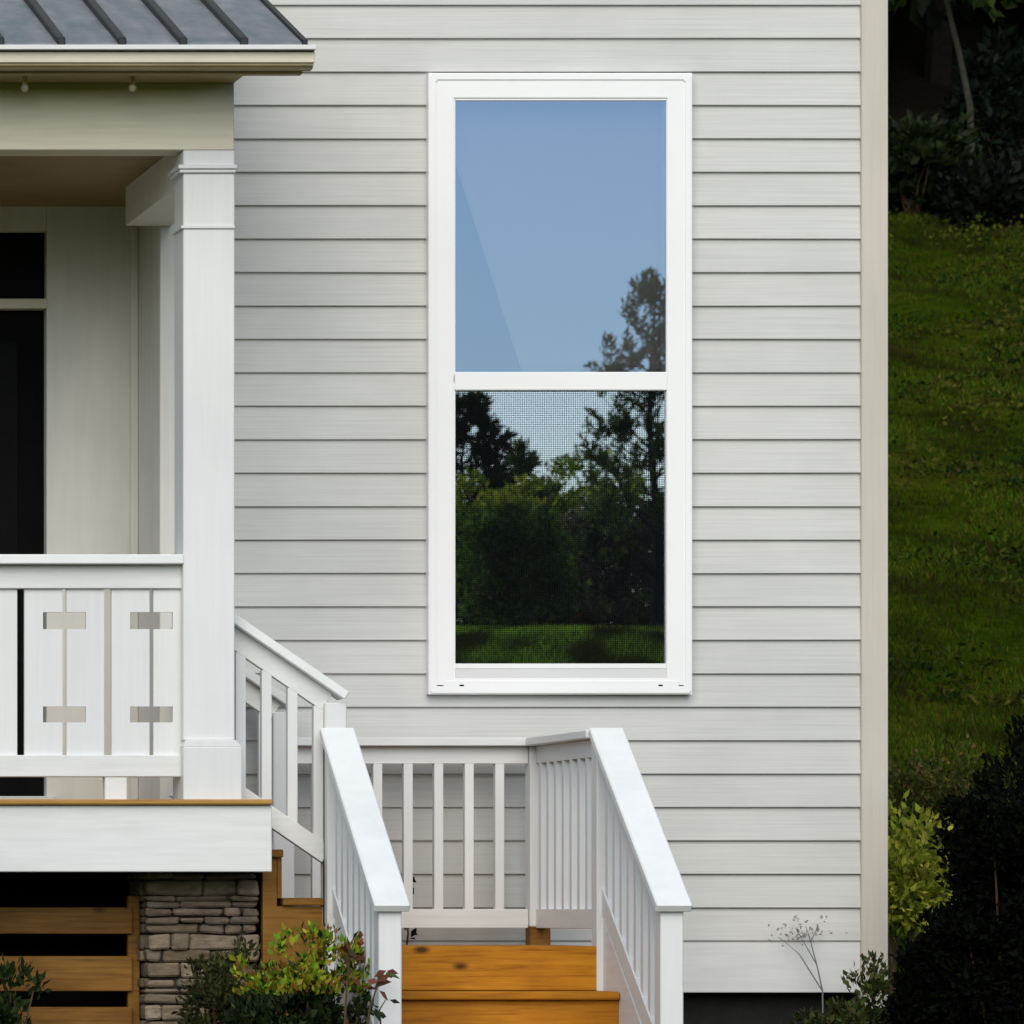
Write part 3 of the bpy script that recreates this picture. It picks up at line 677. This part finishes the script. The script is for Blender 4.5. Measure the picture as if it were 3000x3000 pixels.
# ------------------------------------------------------------------ trees
def pine(label, base, H, lean, spread, nb, tuft, pal, group=None, name='pine_tree', first=.12, leafL=.16, droop=.9):
    t = thing(name, label, 'tree', group); x, y = base; z = gzf(x, y)-.1
    top = Vector((x+lean[0], y+lean[1], z+H)); bot = Vector((x, y, z))
    def tr(u): return bot.lerp(top, u) + Vector((.06*math.sin(u*7), .05*math.cos(u*5), 0))
    bm = bmesh.new(); add_tube(bm, [tr(k/8) for k in range(9)], [H*.017*(1-.9*k/8)+.006 for k in range(9)], 7); from_bm('trunk', bm, M['bark'], t)
    bm = bmesh.new(); Cs = []; Ds = []
    for k in range(nb):
        u = first + (1-first)*(k+random.random())/nb; u = min(u, .985); a = random.uniform(0, 2*math.pi); p0 = tr(u)
        ln = spread*(1-u)**.75*random.uniform(.65, 1.15)+.15
        e = p0 + Vector((math.cos(a)*ln, math.sin(a)*ln, ln*random.uniform(.45, 1.0)*droop))
        mid = p0.lerp(e, .5) - Vector((0, 0, ln*.08)); add_tube(bm, [p0, mid, e], [.012+.012*ln, .012, .005], 5)
        for q in range(3+int(ln*3)):
            v = random.uniform(.35, 1.0); pb = p0.lerp(e, v)
            ee = pb + Vector((random.gauss(0, .14), random.gauss(0, .14), random.uniform(.08, .34)))*(1 if ln > .4 else .6)
            add_tube(bm, [pb, ee], [.006, .003], 4)
            n_ = tuft; w = rng.random((n_, 1)); C = np.array(pb)*(1-w) + np.array(ee)*w + rng.normal(0, .025, (n_, 3))
            d = np.array(ee-pb); d = d/np.linalg.norm(d); Cs.append(C); Ds.append(d*.9 + rnd_dir(n_)*.75)
    from_bm('branches', bm, M['bark'], t)
    C = np.concatenate(Cs); D = np.concatenate(Ds); n_ = len(C)
    leaf_mesh('crown', C, D, rnd_dir(n_), leafL*(.6+.7*rng.random(n_)), leafL*.28*(.7+.6*rng.random(n_)), palette(n_, pal), M['farleaf'], t)
    return t
def broad(label, base, trunk_h, centre_h, radii, nclump, per, clr, leaf, pal, tips=None, tip_h=.75, name='broadleaf_tree', group=None, shell=.45, tr=.09, bottom=-.8):
    t = thing(name, label, 'tree', group); x, y = base; z = gzf(x, y)-.1
    f, CC = clump_crown('crown', (x, y, z+centre_h), radii, nclump, per, clr, leaf, pal, M['farleaf'] if name != 'woodland_tree' else M['leaf'], t, tips, tip_h, shell, bottom)
    bm = bmesh.new(); add_tube(bm, [(x, y, z), (x+.04, y, z+trunk_h*.5), (x, y+.03, z+trunk_h), (x+.02, y, z+centre_h+radii[2]*.4)], [tr, tr*.8, tr*.65, tr*.2], 8); from_bm('trunk', bm, M['bark'] if name != 'woodland_tree' else M['darkbark'], t)
    bm = bmesh.new()
    for k in range(14):
        e = Vector(CC[rng.integers(0, len(CC))]); b = Vector((x, y, z+trunk_h*random.uniform(.75, 1.15))); md = b.lerp(e, .5)+Vector((0, 0, .1)); add_tube(bm, [b, md, e], [tr*.4, tr*.25, .01], 5)
    from_bm('branches', bm, M['bark'], t); return t
# trees across the yard, seen mirrored in the window (their mirror image stands behind the wall)
def mir(px, py, Ym): return (X(px, Ym), 2*YW - Ym, Z(py, Ym))
def mbase(px, Ym): return (X(px, Ym), 2*YW - Ym)
P_pine = [(.09, .15, .03), (.11, .17, .04), (.07, .12, .02), (.13, .15, .05)]
P_dk = [(.11, .20, .03), (.14, .23, .04), (.07, .15, .03)]
def htop(px, py, Ym): return mir(px, py, Ym)[2] - gzf(*mbase(px, Ym)) + .1
pine('tall open pine whose crown is mirrored in both window panes', mbase(1232, 90), htop(1228, 545, 90), (-.05, .1), 1.9, 66, 24, P_pine, None, 'pine_tree', .12, .15)
pine('shorter dark pine mirrored in the lower window pane only', mbase(872, 101), htop(872, 772, 101), (.05, 0), 1.5, 44, 26, [(.03, .05, .02), (.045, .065, .028)], None, 'pine_tree', .12, .22)
pine('slender young pine mirrored between the two larger pines', mbase(985, 103), htop(990, 855, 103), (0, 0), 1.1, 34, 20, P_pine, None, 'pine_tree', .2, .19)
def bt(label, px, ptop, pbot, hw, Ym, **kw):
    b = mbase(px, Ym); g = gzf(*b)-.1; zt = mir(px, ptop, Ym)[2]; zb2 = mir(px, pbot, Ym)[2]; rx = hw*Ym/F
    ch = (zt+zb2)/2 - g; rz = (zt-zb2)/2
    return broad(label, b, max(ch-rz*.5, .2), ch, (rx, rx*.9, rz), **kw)
bt('dense dark round tree mirrored in the lower pane', 965, 925, 1205, 112, 92, nclump=190, per=32, clr=0.24, leaf=0.14, pal=P_dk, tips=[(.26, .34, .03), (.36, .38, .04)], tip_h=.72)  # crown-top leaf colour carries a sunlit rim, as in the next two
bt('dense green tree mirrored below the shorter dark pine', 845, 935, 1180, 85, 97, nclump=140, per=32, clr=0.24, leaf=0.14, pal=P_dk, tips=[(.26, .34, .03), (.36, .38, .04)], tip_h=.7)
bt('loose grey-green tree mirrored beside the tall pine trunk', 1165, 915, 1190, 100, 95, nclump=150, per=34, clr=0.25, leaf=0.12, pal=[(.12, .13, .07), (.13, .12, .09), (.08, .12, .045), (.15, .14, .10)], tips=[(.28, .34, .04)], tip_h=.72)
bt('loose olive tree mirrored beyond the tall pine', 1290, 900, 1190, 90, 99, nclump=130, per=44, clr=0.231, leaf=0.104, pal=[(.05, .06, .03), (.035, .055, .02)])
bt('sunlit yellow-green hedge tree mirrored behind the dark round tree', 1040, 895, 1225, 230, 122, nclump=420, per=44, clr=0.299, leaf=0.139, pal=[(.22, .32, .03), (.30, .36, .04), (.15, .24, .02)])
for px, hw in ((885, 60), (990, 70), (1060, 50), (1140, 65), (1230, 55)):
    b = mbase(px, 97); shrub('yard_bush', 'low fresh green bush mirrored below the trees in the lower pane', 'bush', b, (hw*97/F, .4, .42), gzf(*b)+.3, 60, 34, .16, .11, [(.12, .19, .03), (.16, .21, .03), (.09, .15, .02)], None, .6, M['farleaf'], 'bushes under the mirrored trees')
bt('small reddish sapling mirrored beside the dark round tree', 1105, 1150, 1200, 22, 90, nclump=26, per=33, clr=0.095, leaf=0.069, pal=[(.10, .05, .02), (.06, .05, .02)], tr=.03)
# woods on top of the hill behind the house
woods = [(17.0, 58.5), (19.2, 60.5), (21.6, 58.8), (18.0, 64), (20.6, 65.5), (23.6, 63), (16.0, 62.5), (22.4, 69), (19.0, 71), (25.5, 67), (14.2, 60.5), (16.5, 68)]
WL = ['dark spreading tree at the edge of the hilltop woods', 'dark spreading tree deep in the hilltop woods']
for k, (x, y) in enumerate(woods):
    deep = y > 62
    broad(WL[1 if deep else 0], (x, y), 2.2, 6.0 if not deep else 5.4, (2.3, 2.3, 4.6), 330, 38, .45, .34, [(.005, .009, .003), (.008, .013, .004), (.004, .006, .003)],
          name='woodland_tree', group='trees deep in the hilltop woods' if deep else 'trees along the edge of the hilltop woods', tr=.16, shell=.3, bottom=-.95)
sx, sy = X(1838, 55.5), 55.5
t = thing('young_tree', 'thin pale leaning trunk at the edge of the hilltop woods', 'tree'); bm = bmesh.new()
add_tube(bm, [(sx, sy, gzf(sx, sy)-.1), gp(1830, 200, 55.5), gp(1812, 110, 55.5), gp(1790, 20, 55.5), gp(1770, -70, 55.5)], [.04, .034, .03, .026, .022], 7)
from_bm('trunk', bm, plain('pale_bark', (.05, .05, .035), .9, .1, 0, 20, .5), t)
e = np.array(gp(1768, -80, 55.5)); clump_crown('crown', e, (.8, .8, .6), 60, 30, .2, .16, G_mid, M['leaf'], t)
for px, py, Y, r, pal, lab in ((1722, 318, 54.5, .42, [(.008, .016, .003), (.012, .02, .004)], 'dim green bush under the hilltop trees beside the house wall'),
                          (1885, 225, 56, .45, [(.004, .010, .004), (.006, .013, .005)], 'bluish green bush under the hilltop trees by the leaning trunk'),
                          (1880, 385, 54, .34, [(.004, .006, .003), (.006, .009, .004)], 'dark low bush at the top of the grassy slope'),
                          (1770, 385, 55, .40, [(.006, .010, .004), (.010, .018, .006)], 'dark low bush between grass and woods')):
    x, y = X(px, Y), Y; zc = Z(py, Y); g = gzf(x, y); rz = max(.3, (zc-g))
    shrub('woodland_bush', lab, 'bush', (x, y), (r*1.3, r, max(r, (zc-g)*.9)), max(zc, g+.2), 90, 30, .16, .12, pal, None, .6)
# grass blades on the slope and across the yard
def grass(name, label, xy, hts, pal, material=None):
    n_ = len(xy); xs_, ys_ = xy[:, 0], xy[:, 1]
    fld = np.sin(xs_*3.1+ys_*.9+1.3*np.sin(ys_*.7)) + np.sin(ys_*1.7-xs_*2.1) + .8*np.sin(xs_*7.3+ys_*2.9)
    pc = palette(n_, pal, .3); br = np.clip((-fld+.05)*.75, 0, .9)[:, None]
    pc = pc*(1-br) + br*np.array([.030, .024, .006]); pc *= (1+.22*fld.clip(-1, 2))[:, None]; C = np.concatenate([xy, gz(xy[:, 0], xy[:, 1])[:, None]-.01], 1)
    D = rnd_dir(n_)*.5 + np.array([0, 0, 1.0]); o = leaf_mesh(name, C, D, rnd_dir(n_), hts, .004+hts*.07, pc, material or M['grassblade'])
    tag(o, label, 'grass', kind='stuff')
ny_ = 130000
yy = 24.6 + (58-24.6)*rng.random(ny_)**1.2; xx = yy*(3130+rng.random(ny_)*520)/F
patch = np.sin(xx*2.3+yy*.8)+np.sin(yy*1.1-xx*.7)+rng.normal(0, .7, ny_)
keep = patch > -1.1; xx, yy = xx[keep], yy[keep]
grass('slope_grass', 'dim green grass on the slope behind the house', np.stack([xx, yy], 1), .025+.055*rng.random(len(xx)), [(.03, .065, .003), (.042, .075, .003), (.022, .05, .003), (.07, .075, .006), (.05, .042, .007)])
nb_ = 60000
Ym = 66 + 22*rng.random(nb_); xx = Ym*(2330+rng.random(nb_)*470)/F; yy = 2*YW - Ym
grass('yard_grass', 'green grass of the yard mirrored in the window', np.stack([xx, yy], 1), .05+.08*rng.random(nb_), [(.15, .26, .02), (.20, .30, .03), (.11, .21, .015)], M['farleaf'])

# low weeds among the slope grass: broad leaves in loose clumps
nw = 900; wy = 25 + 32*rng.random(nw)**1.1; wx = wy*(3140+rng.random(nw)*480)/F
sel = (np.sin(wx*1.9+wy*1.3)+np.sin(wy*.8-wx*2.7)) > -.2; wx, wy = wx[sel], wy[sel]
kk = 26; hh = np.repeat(.05+.16*rng.random(len(wx))**2, kk)
wc = np.array([(.02, .045, .004), (.035, .06, .005), (.05, .045, .008), (.012, .028, .004), (.07, .075, .01)])[rng.integers(0, 5, len(wx))]
C = np.stack([np.repeat(wx, kk), np.repeat(wy, kk), np.repeat(gz(wx, wy), kk)], 1) + rng.normal(0, 1, (len(hh), 3))*np.stack([hh*1.1, hh*1.1, hh*0], 1) + np.stack([hh*0, hh*0, hh*rng.random(len(hh))], 1)
wd = leaf_mesh('slope_weeds', C, rnd_dir(len(hh))+np.array([0, 0, .5]), rnd_dir(len(hh)), .03+.05*rng.random(len(hh)), .015+.025*rng.random(len(hh)), np.clip(np.repeat(wc, kk, 0)*(1+rng.normal(0, .25, (len(hh), 1))), .002, 1), M['grassblade'])
tag(wd, 'low dark weeds scattered in the slope grass', 'weeds', kind='stuff')
